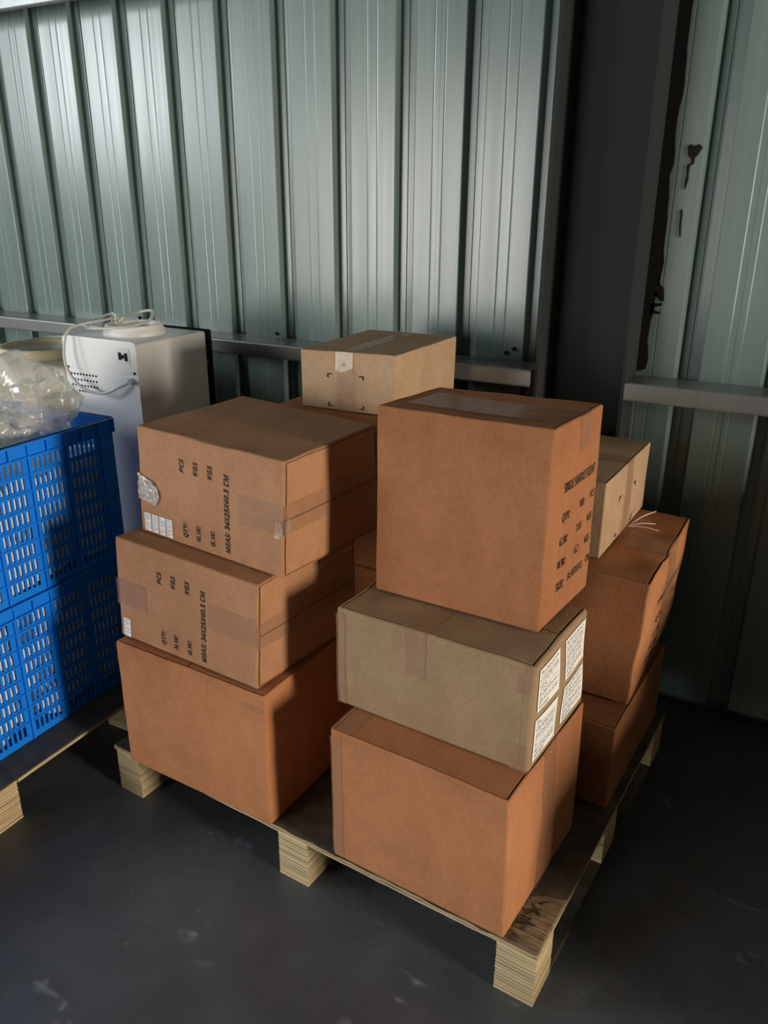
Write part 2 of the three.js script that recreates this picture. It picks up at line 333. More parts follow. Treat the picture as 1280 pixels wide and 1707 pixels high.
const labelMat = (n) => {
  let s = n * 977 + 5; const R = () => { s = (s * 1103515245 + 12345) & 0x7fffffff; return s / 0x7fffffff; };
  const c = canvas(256, 320, (g, w, h) => {
    g.fillStyle = '#f2f1ef'; g.fillRect(0, 0, w, h);
    for (let i = 0; i < 14; i++) {
      const y = 22 + i * 18.5; g.fillStyle = i % 3 ? '#969ca8' : '#5a5f6a';
      let x = 18; while (x < w - 30) { const l = 8 + R() * 34; g.fillRect(x, y, Math.min(l, w - 24 - x), 7 + (i % 3 === 0 ? 3 : 0)); x += l + 5 + R() * 7; if (R() < 0.05) break; }
      g.fillStyle = '#b9bcc2'; g.fillRect(12, y + 13, w - 24, 2);
    }
    for (let x = 20; x < 120; x += 3 + R() * 4) { g.fillStyle = '#30333a'; g.fillRect(x, h - 40, 1 + R() * 2, 26); }
  });
  return std({ map: ctex(c, true), roughness: 0.55 });
};
const LABELS = [1, 2, 3, 4].map(labelMat);

// a carton: o = { at: front right bottom corner, yaw, w, d, h, mat, bulge, corner }
function carton(label, o) {
  const ux = [Math.cos(o.yaw), -Math.sin(o.yaw)], bk = [-Math.sin(o.yaw), -Math.cos(o.yaw)];
  const cx = o.at[0] - ux[0] * o.w / 2 + bk[0] * o.d / 2, cz = o.at[2] - ux[1] * o.w / 2 + bk[1] * o.d / 2;
  const t = thing('cardboard_carton', label, 'box', [cx, o.at[1], cz], o.yaw, o.group);
  const { w, d, h } = o, s0 = (o.seed || 1) * 3.7, b = o.bulge ?? 0.003, am = o.rough ?? 0.0022, F = o.flap || '';
  const C = o.corner || {};
  const D = (x, y, z) => {
    const u = x / w + 0.5, v = y / h, q = 0.5 - z / d;           // q: 0 front, 1 back
    const su = Math.sin(Math.PI * Math.min(1, Math.max(0, u))), sv = Math.sin(Math.PI * Math.min(1, Math.max(0, v))), sq = Math.sin(Math.PI * Math.min(1, Math.max(0, q)));
    let X = x, Y = y, Z = z;
    X += (2 * u - 1) * b * sq * sv; Z += (1 - 2 * q) * b * su * sv;
    if (v > 0.5) Y += (o.sag || 0) * su * sq * (2 * v - 1);
    if (o.score && z > 0) for (const c of o.score) { const e = Math.abs(x - (c - 0.5) * w) / 0.0026; if (e < 1) Z -= 0.0009 * (1 - e); }   // score lines pressed into the board
    const keep = Math.min(1, v * 6);
    X += am * N3(x * 9 + s0, y * 9, z * 9) * keep; Z += am * N3(x * 9, y * 9 + s0, z * 9 + 7) * keep;
    if (v > 0.4) Y += am * 0.9 * (N3(x * 11 + 3, y * 11, z * 11 + s0) - 0.25) * (v - 0.4) / 0.6;
    for (const k in C) {                                        // dented or pulled corners, keyed u v w
      const a = (k[0] === '1' ? u : 1 - u) * (k[1] === '1' ? v : 1 - v) * (k[2] === '1' ? q : 1 - q);
      X += C[k][0] * a; Y += C[k][1] * a; Z += C[k][2] * a;
    }
    if (o.dents) for (const [dx, dy, dz, rad, px, py, pz] of o.dents) { const e = Math.hypot(x - dx * w, y - dy * h, z - dz * d) / rad; if (e < 1) { const k = (1 - e * e) ** 2; X += px * k; Y += py * k; Z += pz * k; } }
    return [X, Y, Z];
  };
  const T = 0.004, r = o.r || 0.005;
  // body: a box whose flap side is an open tray with a narrow rim
  const open = (ax, sg) => (ax === 1 && sg > 0 && F.includes('t')) || (ax === 0 && sg > 0 && F.includes('r')) || (ax === 0 && sg < 0 && F.includes('l'));
  part('body', gridBox(w, h, d, r, 0.022, (x, y, z, ax, sg) => {
    if (F && open(ax, sg)) {
      const ix = Math.abs(x) < w / 2 - r - 0.0011, iy = y > r + 0.0011 && y < h - r - 0.0011, iz = Math.abs(z) < d / 2 - r - 0.0011;
      if (ax === 1 && ix && iz) return D(x, y - 0.014, z);
      if (ax === 0 && iy && iz) return D(x - sg * 0.014, y, z);
    }
    return D(x, y, z);
  }, !!F, o.score), o.mat, t);
  // a point on a face: u, v from the left and from the top as one looks at it
  const on = (f, u, v, e) => f === 'front' ? D((u - 0.5) * w, (1 - v) * h, d / 2 + e) : f === 'right' ? D(w / 2 + e, (1 - v) * h, (0.5 - u) * d) : f === 'left' ? D(-w / 2 - e, (1 - v) * h, (u - 0.5) * d) : D((u - 0.5) * w, h + e, (v - 0.5) * d);
  const patch = (name, f, u0, v0, u1, v1, e, mat, parent = t, lb, wob = 0, uvm) => {
    const W = f === 'right' || f === 'left' ? d : w, Hh = f === 'top' ? d : h;
    const nu = Math.max(2, Math.ceil(Math.abs(u1 - u0) * W / 0.012)), nv = Math.max(2, Math.ceil(Math.abs(v1 - v0) * Hh / 0.012)), pos = [], uv = [], idx = [];
    for (let j = 0; j <= nv; j++) for (let i = 0; i <= nu; i++) {
      const u = u0 + (u1 - u0) * i / nu, v = v0 + (v1 - v0) * j / nv;
      const k = wob ? wob * (0.5 + N3(u * W * 60 + s0, v * Hh * 60, 4.4)) : 0;
      pos.push(...on(f, u, v, e + k + am * 0.2)); uv.push(...(uvm ? [u * W * uvm, v * Hh * uvm] : [i / nu, 1 - j / nv]));
    }
    for (let j = 0; j < nv; j++) for (let i = 0; i < nu; i++) { const a = j * (nu + 1) + i; idx.push(a, a + nu + 1, a + 1, a + 1, a + nu + 1, a + nu + 2); }
    const g = new THREE.BufferGeometry(); g.setAttribute('position', new THREE.Float32BufferAttribute(pos, 3)); g.setAttribute('uv', new THREE.Float32BufferAttribute(uv, 2)); g.setIndex(idx); g.computeVertexNormals();
    return part(name, g, mat, parent, lb);
  };
  // a flap: a board 4 mm thick lying on a face
  const flap = (f, u0, v0, u1, v1, lift) => {
    let fw, fh, fd, map;
    if (f === 'right') { fw = T; fh = (v1 - v0) * h; fd = (u1 - u0) * d; map = (x, y, z) => D(w / 2 - T / 2 + x + (lift ? lift(0.5 - ((0.5 - (u0 + u1) / 2) * d + z) / d, 1 - ((1 - v1) * h + y) / h) : 0), (1 - v1) * h + y, (0.5 - (u0 + u1) / 2) * d + z); }
    else if (f === 'left') { fw = T; fh = (v1 - v0) * h; fd = (u1 - u0) * d; map = (x, y, z) => D(-w / 2 + T / 2 + x, (1 - v1) * h + y, ((u0 + u1) / 2 - 0.5) * d + z); }
    else { fw = (u1 - u0) * w; fh = T; fd = (v1 - v0) * d; map = (x, y, z) => D(((u0 + u1) / 2 - 0.5) * w + x, h - T + y + (lift ? lift(((u0 + u1) / 2 - 0.5) + x / w + 0.5, (v0 + v1) / 2 + z / d) : 0), ((v0 + v1) / 2 - 0.5) * d + z); }
    return part('flap', gridBox(fw, fh, fd, 0.0012, 0.02, map), o.mat, t);
  };
  // the two flaps that close a face: across 'u' or 'v', with open slits at the ends of the seam
  const flaps = (f, across, lift) => {
    const W = f === 'top' ? w : d, Hh = f === 'top' ? d : h, sl = r + 0.0034, hi = r + 0.0012;
    const A = across === 'u' ? [hi / W, sl / Hh] : [sl / W, hi / Hh], g = 0.0016 / (across === 'u' ? W : Hh);
    if (across === 'u') { flap(f, A[0], A[1], 0.5 - g, 1 - A[1], lift); flap(f, 0.5 + g, A[1], 1 - A[0], 1 - A[1], lift); }
    else { flap(f, A[0], A[1], 1 - A[0], 0.5 - g, lift); flap(f, A[0], 0.5 + g, 1 - A[0], 1 - A[1], lift); }
  };
  const labelOn = (f, u0, v0, u1, v1, k) => patch('label', f, u0, v0, u1, v1, 0.0008, LABELS[k % 4], t, 'white printed paper label');
  const print = (f, mat) => patch('printed_text', f, 0.001, 0.001, 0.999, 0.999, 0.0006, mat, t, 'black printed lettering');
  return { t, D, on, patch, flaps, labelOn, print, w, d, h };
}
const LINE = { L: 'left stack', R: 'right stack' };

// left stack
{
  const c = carton('plain brown carton at the bottom of the left stack, on the pallet', { at: [-0.8895, 0.1312, -1.104], yaw: -0.0283, w: 0.4327, d: 0.40, h: 0.334, mat: M.kraft, seed: 1, score: [0.64], bulge: 0.004, flap: 't', corner: { '110': [0, -0.002, 0] } });
  c.flaps('top', 'u');
  c.patch('tape', 'front', 0.86, 0.09, 0.995, 0.13, 0.0007, M.tape, c.t, 'clear adhesive tape', 0.0005, 14);
}
{
  const c = carton('brown carton with printed weights and one small white label, middle of the left stack', { at: [-0.9063, 0.4666, -1.1144], yaw: -0.077, w: 0.4192, d: 0.34, h: 0.2445, mat: M.kraftB, seed: 2, flap: 'rl', corner: { '010': [0.004, 0.002, -0.004], '110': [0.006, -0.002, -0.003], '000': [-0.005, 0, 0.004], '100': [-0.006, 0, 0.001] } });
  c.flaps('right', 'v'); c.flaps('left', 'v');
  c.print('front', measInk);
  c.labelOn('front', 0.03, 0.80, 0.085, 0.985, 0);
  c.patch('tape', 'front', 0.67, 0.33, 0.999, 0.58, 0.0008, M.tape, c.t, 'clear brown adhesive tape', 0.0006, 14);
  c.patch('tape', 'right', 0.0, 0.38, 0.97, 0.62, 0.0008, M.tape, c.t, 'clear brown adhesive tape', 0.0006, 14);
  c.patch('tape', 'front', 0.0, 0.40, 0.23, 0.66, 0.0012, M.tape, c.t, 'clear brown adhesive tape', 0.002, 14);
  c.patch('tape', 'left', 0.6, 0.40, 1.0, 0.66, 0.004, M.clear, c.t, 'clear adhesive tape', 0.004, 14);
}
{
  const c = carton('brown carton with printed weights and four white labels, top of the left stack', { at: [-0.867, 0.7125, -1.1638], yaw: -0.0977, w: 0.4171, d: 0.3274, h: 0.246, mat: M.kraftB, seed: 3, flap: 'rl', corner: { '010': [0.004, 0.002, -0.004], '110': [0.007, -0.004, -0.003], '100': [0.001, 0, 0.006], '000': [-0.012, 0, -0.002], '111': [-0.006, -0.002, 0.005], '011': [0.004, 0.006, -0.004] }, dents: [[0, 1, 0.5, 0.05, 0, -0.003, -0.001], [0.12, 1, 0.5, 0.03, 0, -0.002, 0]] });
  c.flaps('right', 'v'); c.flaps('left', 'v');
  c.print('front', measInk);
  for (let k = 0; k < 4; k++) c.labelOn('front', 0.035 + k * 0.055, 0.80, 0.083 + k * 0.055, 0.972, k);
  c.patch('tape', 'front', 0.71, 0.36, 0.999, 0.62, 0.0008, M.tape, c.t, 'clear brown adhesive tape', 0.0006, 14);
  c.patch('tape', 'right', 0.0, 0.36, 0.97, 0.62, 0.0008, M.tape, c.t, 'clear brown adhesive tape', 0.0006, 14);
  c.patch('tape', 'front', 0.955, 0.50, 0.999, 0.64, 0.0014, M.tapeClearEnd, c.t, 'crumpled clear tape end', 0.005, 20);
  c.patch('tape', 'right', 0.0, 0.48, 0.05, 0.60, 0.0014, M.tapeClearEnd, c.t, 'crumpled clear tape end', 0.006, 20);
  // crumpled shiny tape end folded round the left edge
  { const pos = [], uv = [], idx = [], nu = 22, nv = 20;
    for (let j = 0; j <= nv; j++) for (let i = 0; i <= nu; i++) {
      const a = i / nu, bq = j / nv, u = a * (0.16 - 0.05 * Math.pow(Math.abs(bq - 0.55) * 1.8, 2)), v = 0.43 + 0.05 * a + bq * (0.24 - 0.02 * a);
      pos.push(...c.on('front', u, v, 0.0018 + 0.0035 * (0.5 + N3(a * 7, bq * 6, 2.1)))); uv.push(a * 0.9, bq * 0.9);
    }
    for (let j = 0; j < nv; j++) for (let i = 0; i < nu; i++) { const k = j * (nu + 1) + i; idx.push(k, k + nu + 1, k + 1, k + 1, k + nu + 1, k + nu + 2); }
    const g = new THREE.BufferGeometry(); g.setAttribute('position', new THREE.Float32BufferAttribute(pos, 3)); g.setAttribute('uv', new THREE.Float32BufferAttribute(uv, 2)); g.setIndex(idx); g.computeVertexNormals();
    part('tape', g, M.tapeShiny, c.t, 'crumpled shiny tape end'); }
  c.patch('tape', 'left', 0.75, 0.38, 1.0, 0.72, 0.008, M.clear, c.t, 'clear adhesive tape', 0.006, 14);
}
// right stack
{
  const c = carton('brown carton at the bottom of the right stack, nearest the broken pallet corner', { at: [-0.3413, 0.1312, -1.0753], yaw: -0.0713, w: 0.3848, d: 0.3555, h: 0.319, mat: M.kraft, seed: 4, score: [0.062, 0.07], flap: 't', corner: { '010': [-0.002, -0.002, 0.002], '110': [-0.004, 0, 0.002], '100': [0.002, 0, -0.004], '101': [0.004, 0, 0.003] } });
  c.flaps('top', 'v');
  c.patch('tape', 'right', 0.42, 0.0, 0.60, 0.62, 0.0008, M.tape, c.t, 'brown adhesive tape', 0.0006, 14);
  c.patch('tape', 'right', 0.40, 0.62, 0.58, 0.995, 0.0008, M.tape, c.t, 'brown adhesive tape', 0.0006, 14);
  for (const [u, v] of [[0.50, 0.03], [0.50, 0.34]]) { const p = c.on('right', u, v, 0.001); part('staple', new THREE.TorusGeometry(0.0022, 0.0008, 6, 12).rotateY(Math.PI / 2).translate(...p), M.steel, c.t, 'small shiny staple'); }
  c.patch('tape', 'front', 0.0, 0.05, 0.07, 0.97, 0.0008, M.tape, c.t, 'brown adhesive tape down the left edge', 0.0005, 14);
  c.patch('tape', 'top', 0.0, 0.45, 0.12, 0.999, 0.0012, M.tape, c.t, 'brown adhesive tape', 0.0005, 14);
}
{
  const c = carton('grey-brown carton with four white labels, middle of the right stack', { at: [-0.3412, 0.4512, -1.1548], yaw: -0.0615, w: 0.4156, d: 0.2656, h: 0.2222, mat: M.grey, seed: 5, score: [0.042, 0.955], rough: 0.004, r: 0.007, flap: 't', corner: { '010': [-0.002, -0.002, 0.002], '110': [-0.002, 0.001, -0.002], '111': [-0.002, -0.004, 0.002], '101': [0.003, 0, -0.006] }, dents: [[-0.1, 1, 0.5, 0.07, 0, 0.003, 0.002], [0.45, 1, 0.5, 0.04, 0, -0.004, -0.002]] });
  c.flaps('top', 'v');
  c.labelOn('right', 0.06, 0.06, 0.42, 0.46, 0); c.labelOn('right', 0.53, 0.07, 0.95, 0.46, 1);
  c.labelOn('right', 0.05, 0.53, 0.42, 0.92, 2); c.labelOn('right', 0.53, 0.53, 0.95, 0.90, 3);
  c.patch('tape', 'front', 0.37, 0.0, 0.49, 0.43, 0.0009, M.tape, c.t, 'brown adhesive tape', 0.0006, 14);
  c.patch('tape', 'front', 0.92, 0.03, 0.999, 0.26, 0.0009, M.tape, c.t, 'brown adhesive tape', 0.0008, 14);
  c.patch('tape', 'front', 0.91, 0.74, 0.999, 0.99, 0.0009, M.tape, c.t, 'brown adhesive tape', 0.0008, 14);
  c.patch('tape', 'front', 0.0, 0.05, 0.05, 0.98, 0.0009, M.tape, c.t, 'brown adhesive tape', 0.001, 14);
  c.patch('tape', 'top', 0.37, 0.42, 0.49, 0.999, 0.0012, M.tape, c.t, 'brown adhesive tape', 0.0005, 14);
}
{
  const c = carton('large tall brown carton printed on its right side, top of the right stack', { at: [-0.3734, 0.6755, -1.2574], yaw: -0.0658, w: 0.3519, d: 0.2448, h: 0.3815, mat: M.kraftDeep, seed: 6, flap: 't', sag: -0.004, corner: { '110': [0, 0.004, -0.001], '100': [-0.004, 0, -0.007], '000': [0.001, 0, 0.006], '101': [0.003, 0, 0.001], '011': [0.001, -0.009, 0.001] } });
  c.flaps('top', 'v', (u, v) => -0.005 * Math.sin(Math.PI * Math.max(0, Math.min(1, u))) * Math.exp(-Math.pow((v - 0.55) / 0.25, 2)));
  c.print('right', socketInk);
  c.patch('tape', 'top', 0.10, 0.30, 0.999, 0.80, 0.0009, M.tape, c.t, 'clear brown adhesive tape', 0.0008, 14);
  c.patch('tape', 'right', 0.50, 0.0, 0.72, 0.17, 0.0009, M.tape, c.t, 'clear brown adhesive tape', 0.0008, 14);
}
// back row
{
  const low = carton('brown carton on the pallet at the back, under the light tan box', { at: [-0.835, 0.1312, -1.58], yaw: 0.01, w: 0.40, d: 0.38, h: 0.42, mat: M.dark, seed: 7 });
  const mid = carton('brown carton at the back, directly beneath the light tan box', { at: [-0.84, 0.5525, -1.585], yaw: 0.02, w: 0.38, d: 0.38, h: 0.373, mat: M.dark, seed: 8 });
  const c = carton('light tan carton with corner marks and shiny tape, highest at the back', { at: [-0.8861, 0.927, -1.6583], yaw: 0.0327, w: 0.2646, d: 0.3618, h: 0.146, mat: M.tan, seed: 9, rough: 0.0012, r: 0.0035, flap: 't', corner: { '010': [-0.001, -0.003, 0.001], '110': [-0.001, 0.003, 0], '111': [0.003, 0.001, -0.001] } });
  c.flaps('top', 'u');
  c.print('front', marksInk);
  c.patch('tape', 'top', 0.42, 0.0, 0.58, 0.999, 0.0009, M.tape, c.t, 'brown adhesive tape', 0.0006, 14);
  c.patch('tape', 'front', 0.385, 0.0, 0.565, 0.34, 0.0014, M.tapeClearEnd, c.t, 'shiny crumpled clear tape', 0.0016, 22);
  c.patch('tape', 'front', 0.385, 0.30, 0.585, 0.999, 0.0009, M.tape, c.t, 'brown adhesive tape', 0.0008, 14);
}
{
  const c0 = carton('dark brown carton on the pallet at the back right', { at: [-0.262, 0.1312, -1.515], yaw: -0.05, w: 0.40, d: 0.43, h: 0.216, mat: M.dark, seed: 10, flap: 't' });
  c0.flaps('top', 'u');
  const c1 = carton('battered brown carton at the back right with a crushed bulging side', { at: [-0.2496, 0.3545, -1.6074], yaw: -0.0245, w: 0.3514, d: 0.455, h: 0.306, mat: M.kraft, seed: 11, bulge: 0.008, rough: 0.005, flap: 't', corner: { '110': [0.006, 0, 0], '100': [-0.010, 0, 0.0], '101': [-0.02, 0, 0.0] }, dents: [[0.5, 1, 0.0, 0.06, -0.006, -0.006, 0], [0.5, 0.95, 0.2, 0.05, -0.004, -0.004, 0]] });
  c1.flaps('top', 'v');
  c1.print('right', socketInk);
  c1.patch('tape', 'right', 0.38, 0.0, 0.62, 0.98, 0.001, M.tape, c1.t, 'crumpled brown adhesive tape', 0.004, 14);
  c1.patch('tape', 'top', 0.70, 0.34, 0.999, 0.62, 0.0008, M.tape, c1.t, 'crumpled brown adhesive tape', 0.0012, 14);
  const c2 = carton('small light tan carton with taped end, upper back right behind the tall box', { at: [-0.3736, 0.665, -1.6724], yaw: -0.0282, w: 0.36, d: 0.3875, h: 0.1782, mat: M.tan, seed: 12, rough: 0.0012, r: 0.0035, flap: 't' });
  c2.flaps('top', 'v');
  c2.patch('tape', 'right', 0.43, 0.0, 0.58, 0.999, 0.0009, M.tape, c2.t, 'brown adhesive tape', 0.0008, 14);
  c2.patch('tape', 'top', 0.0, 0.42, 0.999, 0.57, 0.0009, M.tape, c2.t, 'brown adhesive tape', 0.0006, 14);
  c2.print('right', marksInk);
  // frayed strap ends at its foot
  const base = c2.on('right', 0.60, 1.0, 0.004);
  for (const [a, b, cc] of [[0.05, 0.03, -0.06], [0.06, 0.012, -0.02], [0.075, 0.003, 0.0]]) part('strap_end', tube([base, [base[0] + a * 0.5, base[1] + b * 0.6 + 0.004, base[2] + cc * 0.4], [base[0] + a, base[1] + b, base[2] + cc]], 0.0012, 16, false, 6), M.white, c2.t, 'thin white strap end');
}

// ---------------------------------------------------------------- pallets
function plyBlock(parent, x0, x1, y0, y1, z0, z1) {   // glued plywood block, layer by layer
  const n = Math.max(6, Math.round((y1 - y0) / 0.0085)), a = [], b = [];
  for (let i = 0; i < n; i++) {
    const ya = y0 + (y1 - y0) * i / n, yb = y0 + (y1 - y0) * (i + 1) / n, ym = yb - (i < n - 1 ? rr(0.0008, 0.0022) : 0), e = rr(0, 0.0008);
    a.push(bx(x0 + e, x1 - e, ya, ym, z0 + e, z1 - e));
    if (ym < yb) b.push(bx(x0 + 0.0012, x1 - 0.0012, ym, yb, z0 + 0.0012, z1 - 0.0012));
  }
  const m = part('block', join(a), M.ply, parent, 'laminated plywood block');
  part('veneer_layer', join(b), M.plyDark, m);
}
{
  const W = 1.136, Dp = 0.90, H = 0.1308, yaw = -0.0577;
  const ux = [Math.cos(yaw), -Math.sin(yaw)], bk = [-Math.sin(yaw), -Math.cos(yaw)];
  const cx = -0.2704 - ux[0] * W / 2 + bk[0] * Dp / 2, cz = -1.0705 - ux[1] * W / 2 + bk[1] * Dp / 2;
  const t = thing('wooden_pallet', 'worn plywood pallet with a torn front corner, carrying the cartons', 'pallet', [cx, 0, cz], yaw);
  const X = W / 2, Z = Dp / 2;
  // deck: lower ply with a ragged front edge, and a top veneer torn off at the front right corner
  const ragged = (y, th, jag, tear, s) => {
    const P = [];
    for (let i = 0; i <= 60; i++) { const x = -X + 2 * X * i / 60; if (tear && x > X - 0.10) break; P.push([x, -(Z - 0.002) + jag * (N3(x * 22, s, 0) + 0.6 * N3(x * 70, s, 1)) + jag]); }
    if (tear) { for (let i = 0; i <= 24; i++) { const a = i / 24; P.push([X - 0.10 + 0.04 * a + (a > 0.85 ? (a - 0.85) * 0.38 : 0) + 0.010 * N3(a * 17, 2.2, s) + (i % 2 ? 0.005 : -0.003), -Z + 0.004 + 0.15 * a + 0.012 * N3(a * 13, 5.5, s)]); } }
    P.push([X, tear ? -Z + 0.158 : -Z], [X, Z], [-X, Z]);
    const e = new THREE.ExtrudeGeometry(new THREE.Shape(P.map((p) => new THREE.Vector2(...p))), { depth: th, bevelEnabled: false });
    e.rotateX(-Math.PI / 2); e.scale(1, 1, 1);            // shape y -> -z ; depth -> +y
    const q = e.attributes.position; for (let i = 0; i < q.count; i++) q.setXYZ(i, q.getX(i), q.getY(i) + y, q.getZ(i));
    return e;
  };
  part('deck_core', ragged(H - 0.011, 0.0035, 0.0015, false, 1.5), M.ply, t);
  part('deck_core', ragged(H - 0.0075, 0.003, 0.003, false, 3.5), M.plyDark, t);
  part('deck_core', ragged(H - 0.0045, 0.0025, 0.002, false, 4.5), M.ply, t);
  part('deck_veneer', ragged(H - 0.002, 0.002, 0.0035, true, 2.5), M.deck, t, 'dirty grey-brown top veneer, torn at one corner');
  part('torn_patch', bx(X - 0.10, X - 0.004, H - 0.0022, H - 0.0014, Z - 0.15, Z - 0.006), M.torn, t, 'bare splintered wood');
  // splinters along the tear
  for (let i = 0; i < 34; i++) {
    const a = rnd(), x = X - 0.085 + 0.03 * a + rr(-0.004, 0.03), z = Z - 0.012 - 0.13 * a, l = rr(0.012, 0.034), w = rr(0.004, 0.011), up = rr(0.001, 0.006), an = rr(-0.7, 0.7);
    const g = new THREE.PlaneGeometry(l, w, 6, 1); g.rotateX(-Math.PI / 2); const p = g.attributes.position;
    for (let k = 0; k < p.count; k++) { const q = p.getX(k) / l + 0.5; p.setY(k, up * q * q + 0.0003); p.setZ(k, p.getZ(k) * (1 - 0.7 * q)); }
    g.rotateY(an); g.translate(Math.max(X - 0.055, Math.min(X - 0.02, x)), H - 0.0012, Math.min(Z - 0.012, z)); g.computeVertexNormals();
    part('splinter', g, [M.torn, M.ply, M.torn, M.deck][i % 4], t);
  }
  for (const xs of [[-X + 0.004, -X + 0.084], [-0.04, 0.04], [X - 0.082, X - 0.002]]) {
    for (const zs of [[Z - 0.094, Z - 0.006], [-0.045, 0.045], [-Z + 0.004, -Z + 0.092]]) plyBlock(t, xs[0], xs[1], zs[0] > 0.2 ? 0.0005 : 0.0145, H - 0.011, zs[0], zs[1]);
    part('runner_board', bx(xs[0], xs[1], 0.0005, 0.0145, -Z + 0.004, Z - 0.0945), M.deck, t);
  }
}
{
  const t = thing('wooden_pallet', 'grey-topped plywood pallet under the blue crates', 'pallet', [-2.05, 0, -0.85], 0.02);
  const H = 0.131;
  for (const [z0, z1] of [[-0.60, -0.075], [-0.072, 0.45]]) {
    const s = part('deck_board', bx(-0.545, 0.545, H - 0.002, H, z0, z1), M.deckGrey, t);
    part('ply_edge', join([bx(-0.545, 0.547, H - 0.006, H - 0.0021, z0, z1), bx(-0.545, 0.545, H - 0.012, H - 0.006, z0, z1)]), M.ply, s, 'pale plywood edge');
  }
  for (const xs of [[-0.54, -0.44], [-0.05, 0.05], [0.425, 0.525]]) for (const zs of [[-0.56, -0.46], [-0.085, 0.02], [0.34, 0.44]]) plyBlock(t, xs[0], xs[1], 0.0005, H - 0.012, zs[0], zs[1]);
}

// ---------------------------------------------------------------- blue crates and what they hold
const CR = { x1: -1.60, x0: -2.02, z0: -1.43, z1: -0.79, H: 0.377 };
function crate(label, y) {
  const W = CR.x1 - CR.x0, L = CR.z1 - CR.z0, H = CR.H, t = thing('plastic_crate', label, 'crate', [(CR.x0 + CR.x1) / 2, y, (CR.z0 + CR.z1) / 2], 0.016, 'stacked blue crates');
  const wall = (len) => {            // along x, outer face at z = 0 looking to +z
    const g = [], top = H - 0.036, rows = 8, y0 = 0.012, ph = (top - y0) / rows, sh = 0.0295, cw = 0.11, n = Math.max(1, Math.floor((len - 0.02) / cw)), m = (len - n * cw) / 2;
    const X0 = -len / 2;
    for (let r = 0; r <= rows; r++) { const yc = y0 + r * ph, a = r ? yc - (ph - sh) / 2 : 0, b = r < rows ? yc + (ph - sh) / 2 : top + 0.002; g.push(bx(X0, -X0, a, b, -0.004, 0)); if (r && r < rows) g.push(bx(X0 + 0.004, -X0 - 0.004, yc - 0.0017, yc + 0.0017, 0, 0.004)); }
    const bars = [[X0, X0 + m + 0.012]];
    for (let c = 0; c < n; c++) { const a = X0 + m + c * cw; for (let k = 0; k < 6; k++) bars.push([a + 0.012 + k * 0.0145 + 0.0085, k < 5 ? a + 0.012 + (k + 1) * 0.0145 : a + cw + (c < n - 1 ? 0.012 : 0)]); }
    bars[bars.length - 1][1] = -X0;
    for (const [a, b] of bars) g.push(bx(a, b, 0.001, top, -0.0037, -0.0003));
    for (let c = 0; c <= n; c++) { const a = X0 + m + c * cw; g.push(bx(a - 0.003, a + 0.003, 0.002, top, 0, 0.0055)); }
    return join(g);
  };
  const rim = (len) => {
    const g = [bx(-len / 2, len / 2, H - 0.036, H, -0.004, 0.003), bx(-len / 2, len / 2, H - 0.005, H, -0.008, 0.0105), bx(-len / 2, len / 2, H - 0.036, H - 0.0325, 0.003, 0.0105)], n = Math.round(len / 0.055);
    for (let i = 0; i <= n; i++) { const x = Math.max(-len / 2 + 0.002, Math.min(len / 2 - 0.002, -len / 2 + len * i / n)); g.push(bx(x - 0.002, x + 0.002, H - 0.0325, H - 0.005, 0.003, i % 2 ? 0.0085 : 0.0105)); }
    return join(g);
  };
  for (const [len, off, a] of [[L, W / 2, Math.PI / 2], [L, W / 2, -Math.PI / 2], [W - 0.009, L / 2, 0], [W - 0.009, L / 2, Math.PI]]) {
    for (const [nm, g] of [['side_panel', wall(len)], ['rim', rim(len)]]) { g.translate(0, 0, off); g.rotateY(a); part(nm, g, M.crate, t); }
  }
  part('base', bx(-W / 2 + 0.005, W / 2 - 0.005, 0.0005, 0.006, -L / 2 + 0.005, L / 2 - 0.005), M.crate, t);
  return t;
}
crate('lower blue plastic crate standing on the pallet', 0.1312);
crate('upper blue plastic crate heaped with clear plastic bags', 0.5085);
function bag(label, c, r, sd, amp, sq = 2, lim) {
  const g = new THREE.IcosahedronGeometry(1, lim ? 50 : 72), p = g.attributes.position, folds = [];
  for (let k = 0; k < 11; k++) { const f = k < 4 ? 7 : k < 8 ? 15 : 30, u = rr(-1, 1), q = rr(0, 6.283), h = Math.sqrt(1 - u * u); folds.push([f * h * Math.cos(q), f * u, f * h * Math.sin(q), rnd(), k < 4 ? 0.36 : k < 8 ? 0.26 : 0.13]); }
  for (let i = 0; i < p.count; i++) {
    let x = p.getX(i), y = p.getY(i), z = p.getZ(i);
    const k = Math.pow(Math.pow(Math.abs(x), sq) + Math.pow(Math.abs(y), sq) + Math.pow(Math.abs(z), sq), -1 / sq);
    const X = x * k * r[0], Y = y * k * r[1], Z = z * k * r[2];
    let d = 0.9 * amp * N3(X * 6 + sd, Y * 6, Z * 6);                 // puffed, with straight sharp film creases
    for (const [kx, ky, kz, ph, a] of folds) { const w = kx * X + ky * Y + kz * Z + ph + 0.35 * N3(X * 9, Y * 9 + ph, Z * 9); d += a * amp * (Math.abs(w - Math.floor(w) - 0.5) * 2 - 0.5); }
    const q = [X + x * d, Y + y * d, Z + z * d];
    if (lim) for (let k = 0; k < 3; k++) q[k] = Math.max(-lim[k], Math.min(lim[k], q[k]));   // pressed flat against the crate
    p.setXYZ(i, ...q);
  }
  smooth(g);
  const m = part(numbered('plastic_bag'), lim ? metricUV(g) : g, lim ? M.bagIn : M.bag, scene); m.position.set(...c); if (lim) m.rotation.y = 0.016;
  tag(m, label, 'bag', 'clear plastic bags in the crates');
  return m;
}
bag('clear plastic bag packed inside the lower blue crate', [-1.81, 0.318, -1.11], [0.208, 0.172, 0.316], 3.1, 0.026, 9, [0.2025, 0.17, 0.312]);
